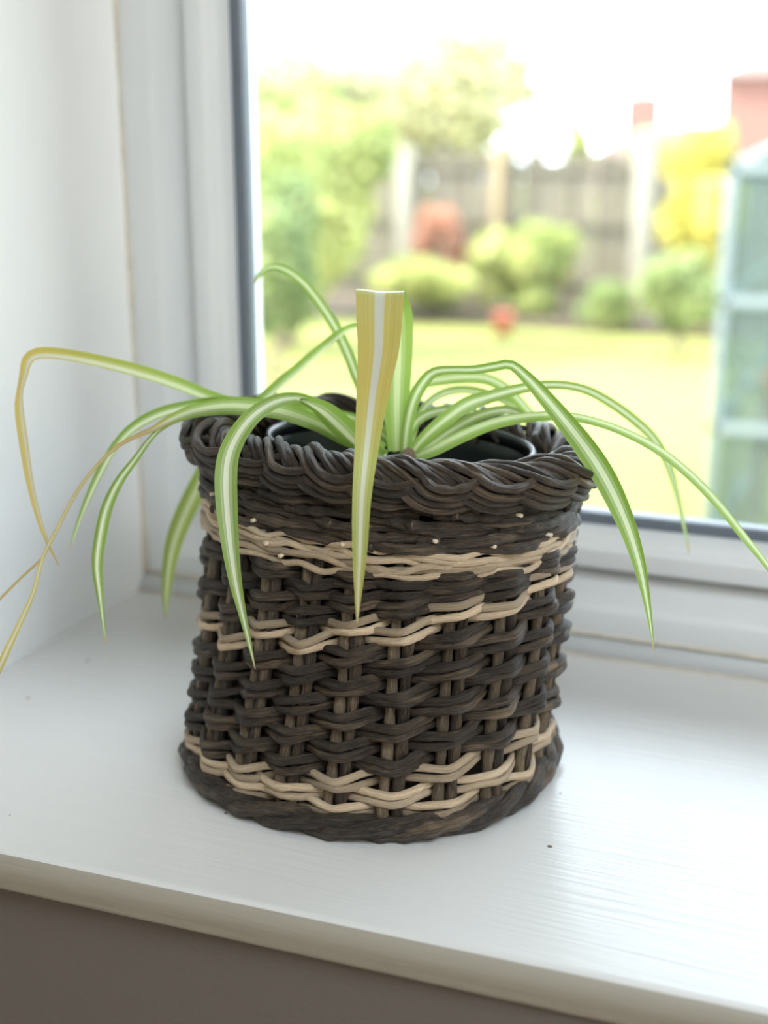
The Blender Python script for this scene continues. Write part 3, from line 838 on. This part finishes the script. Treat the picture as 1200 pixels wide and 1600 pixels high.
plant_out('shrub', 'dark green shrub beneath the golden tree', 'shrub', 1065, 11.4, 370, 520, 150, M['fol_mid'], 4200, .06, 17, blobs=10)
plant_out('shrub', 'low leafy border plant between the red bucket and the left shrubs', 'shrub', 640, 12.8, 430, 535, 200, M['fol_bright'], 3600, .055, 18, blobs=10, stem=False)
plant_out('shrub', 'low green border plant right of the rounded shrub', 'shrub', 945, 12.9, 450, 530, 130, M['fol_mid'], 2600, .05, 19, blobs=8, stem=False)
plant_out('shrub', 'small round treetop just above the fence near the chimney', 'shrub', 905, 17, 188, 260, 50, M['fol_bright'], 900, .07, 20, blobs=5)
plant_out('shrub', 'wide hazy hedge top showing above the right of the fence', 'shrub', 1045, 18, 195, 270, 130, M['fol_pale'], 1800, .09, 21, blobs=8)
plant_out('tree', 'pale tree behind the fence left of the feathery tree', 'tree', 480, 18.5, 70, 300, 240, M['fol_pale'], 2200, .15, 22, blobs=12, trunk_r=.12)
plant_out('tree', 'dark leafed tree far left outside beyond the window frame', 'tree', 250, 12, 60, 500, 240, M['fol_mid'], 4200, .08, 23, blobs=12, trunk_r=.08)

# red bucket by the bed
bp = on_y(785, 530, 12.0)
bucket = tag(empty('bucket', (bp[0], 12.0, GZ)), 'small red plastic bucket standing at the edge of the lawn', 'bucket')
obj('bucket_body', lathe([(.70, 0), (1.0, .20), (1.06, .205), (1.06, .225), (.95, .225), (.66, .02)], .105, .105, 32), M['red_plastic'], bucket)
hs = np.linspace(0, math.pi, 14)
obj('bucket_handle', tube(np.stack([.106 * np.cos(hs), np.zeros_like(hs), .215 + .10 * np.sin(hs)], -1), np.tile([0, -1.0, 0], (14, 1)), .006, .006, segs=6), M['aluminium'], bucket)

# greenhouse on the right
GY = 5.6
gx = on_y(1128, 500, GY)[0]
gh = tag(empty('greenhouse', (gx, GY, GZ)), 'grey-green aluminium greenhouse at the right edge of the view', 'greenhouse')
W, D, H = 1.9, 2.4, on_y(1150, 262, GY)[2] - GZ
def bar(name, a, b, t=.022, tw=None):
    a, b = np.array(a, float), np.array(b, float)
    lo, hi = np.minimum(a, b) - t, np.maximum(a, b) + t
    return bevel(obj(name, boxm(lo[0], hi[0], lo[1], hi[1], lo[2], hi[2]), M['aluminium'], gh), .004, 2)
for x in np.linspace(0, W, 4):
    bar('upright', (x, 0, 0), (x, 0, H)); bar('upright', (x, D, 0), (x, D, H))
for y in (D / 3, 2 * D / 3):
    bar('upright', (0, y, 0), (0, y, H)); bar('upright', (W, y, 0), (W, y, H))
for z in (.03, H * .36, H * .68, H):
    bar('rail', (0, 0, z), (W, 0, z)); bar('rail', (0, D, z), (W, D, z)); bar('rail', (0, 0, z), (0, D, z)); bar('rail', (W, 0, z), (W, D, z))
bar('ridge', (W / 2, 0, H + .45), (W / 2, D, H + .45))
def slope_bar(y):
    for s in (0, W):
        pts = np.linspace((s, y, H), (W / 2, y, H + .45), 5)
        obj('rafter', tube(pts, np.tile([0, -1.0, 0], (5, 1)), .022, .022, segs=8), M['aluminium'], gh)
for y in np.linspace(0, D, 4): slope_bar(y)
gp = NT('greenhouse_glass'); 
_tr = gp.n('ShaderNodeBsdfTransparent'); _tr.inputs['Color'].default_value = (.86, .93, .92, 1)
gp.set(0.6, 0.0, (.13, .145, .13)); _mx = gp.n('ShaderNodeMixShader'); _mx.inputs[0].default_value = .28
gp.l(_tr.outputs[0], _mx.inputs[1]); gp.l(gp.p.outputs[0], _mx.inputs[2]); gp.l(_mx.outputs[0], gp.out.inputs['Surface'])
M['gh_glass'] = gp.m
zs = (.03, H * .36, H * .68, H)
for i in range(3):
    for j in range(3):
        x0, x1 = W * i / 3 + .02, W * (i + 1) / 3 - .02
        y0, y1 = D * i / 3 + .02, D * (i + 1) / 3 - .02
        z0, z1 = zs[j] + .02, zs[j + 1] - .02
        for y in (0, D): obj('pane', boxm(x0, x1, y - .002, y + .002, z0, z1), M['gh_glass'], gh)
        for x in (0, W): obj('pane', boxm(x - .002, x + .002, y0, y1, z0, z1), M['gh_glass'], gh)
for i in range(3):
    y0, y1 = D * i / 3 + .02, D * (i + 1) / 3 - .02
    for s in (0, 1):
        xa, xb = (0, W / 2) if s == 0 else (W, W / 2)
        V = [(xa, y0, H), (xa, y1, H), (xb, y1, H + .45), (xb, y0, H + .45)]
        V += [(a, b, c + .004) for a, b, c in V]
        F = [(0, 1, 2, 3), (7, 6, 5, 4), (0, 4, 5, 1), (1, 5, 6, 2), (2, 6, 7, 3), (3, 7, 4, 0)]
        obj('roof_pane', mesh('pane', V, F, smooth=False), M['gh_glass'], gh)
# bench and pots inside
bench = tag(empty('potting_bench', (gx + .65, GY + .6, GZ)), 'wooden potting bench inside the greenhouse', 'bench')
obj('bench_top', boxm(-.55, .55, -.22, .22, .54, .58), M['fence_wood2'], bench)
for sx in (-.5, .5):
    for sy in (-.18, .18):
        obj('leg', boxm(sx - .025, sx + .025, sy - .025, sy + .025, 0, .54), M['fence_wood2'], bench)
pp = lathe([(.62, 0), (.95, .15), (1.06, .152), (1.06, .19), (.96, .19), (.60, .01)], .10, .10, 28)
for i, (dx, lab) in enumerate(((-.43, 'terracotta flowerpot at the left end of the greenhouse bench'), (-.12, 'terracotta flowerpot second along the greenhouse bench'))):
    tag(obj('flowerpot', pp, M['terracotta'], None, (gx + .65 + dx, GY + .58, GZ + .58)), lab, 'pot', 'terracotta pots on the greenhouse bench')

# houses far behind
def house(name, label, x0, x1, Y, eave, ridge, depth, chim=None):
    h = tag(empty(name, (x0, Y, GZ)), label, 'house')
    w = x1 - x0; e = eave - GZ; rg = ridge - GZ
    obj('wall', boxm(0, w, 0, depth, 0, e), M['brick'], h)
    V = [(-.3, -.3, e), (w + .3, -.3, e), (w + .3, depth + .3, e), (-.3, depth + .3, e), (depth / 2, depth / 2, rg), (w - depth / 2, depth / 2, rg)]
    F = [(0, 1, 5, 4), (1, 2, 5), (2, 3, 4, 5), (3, 0, 4), (3, 2, 1, 0)]
    obj('roof', mesh('roof', V, F, smooth=False), M['tile'], h)
    fr_ = M['upvc']
    for wx in (w * .25, w * .7):
        for wz in (e - 1.7, e - 4.2):
            if wz < 0: continue
            f = obj('window', boxm(wx - .6, wx + .6, -.05, .02, wz, wz + 1.2), fr_, h)
            obj('window_pane', boxm(wx - .52, wx - .04, -.06, -.045, wz + .08, wz + 1.12), M['gasket'], f)
            obj('window_pane', boxm(wx + .04, wx + .52, -.06, -.045, wz + .08, wz + 1.12), M['gasket'], f)
    if chim is not None:
        c = obj('chimney', boxm(chim - .7, chim + .7, depth / 2 - .3, depth / 2 + .3, e, rg + 1.1), M['brick'], h)
        for q in (-.2, .2):
            obj('chimney_pot', lathe([(.8, 0), (1, .1), (.85, .5), (.7, .5), (.7, .02)], .15, .15, 16), M['terracotta'], c, (chim + q, depth / 2, rg + 1.1))
    return h
p = on_y(1130, 118, 38)
house('house', 'red brick house with a pale tiled roof at the upper right', p[0], p[0] + 9, 38, p[2], p[2] + 1.6, 7)
p = on_y(978, 196, 48)
house('house', 'distant low house whose brick chimney shows above the fence', p[0] - 3.0, p[0] + 6, 48, p[2] - 2.2, p[2] + .05, 6, 3.0)
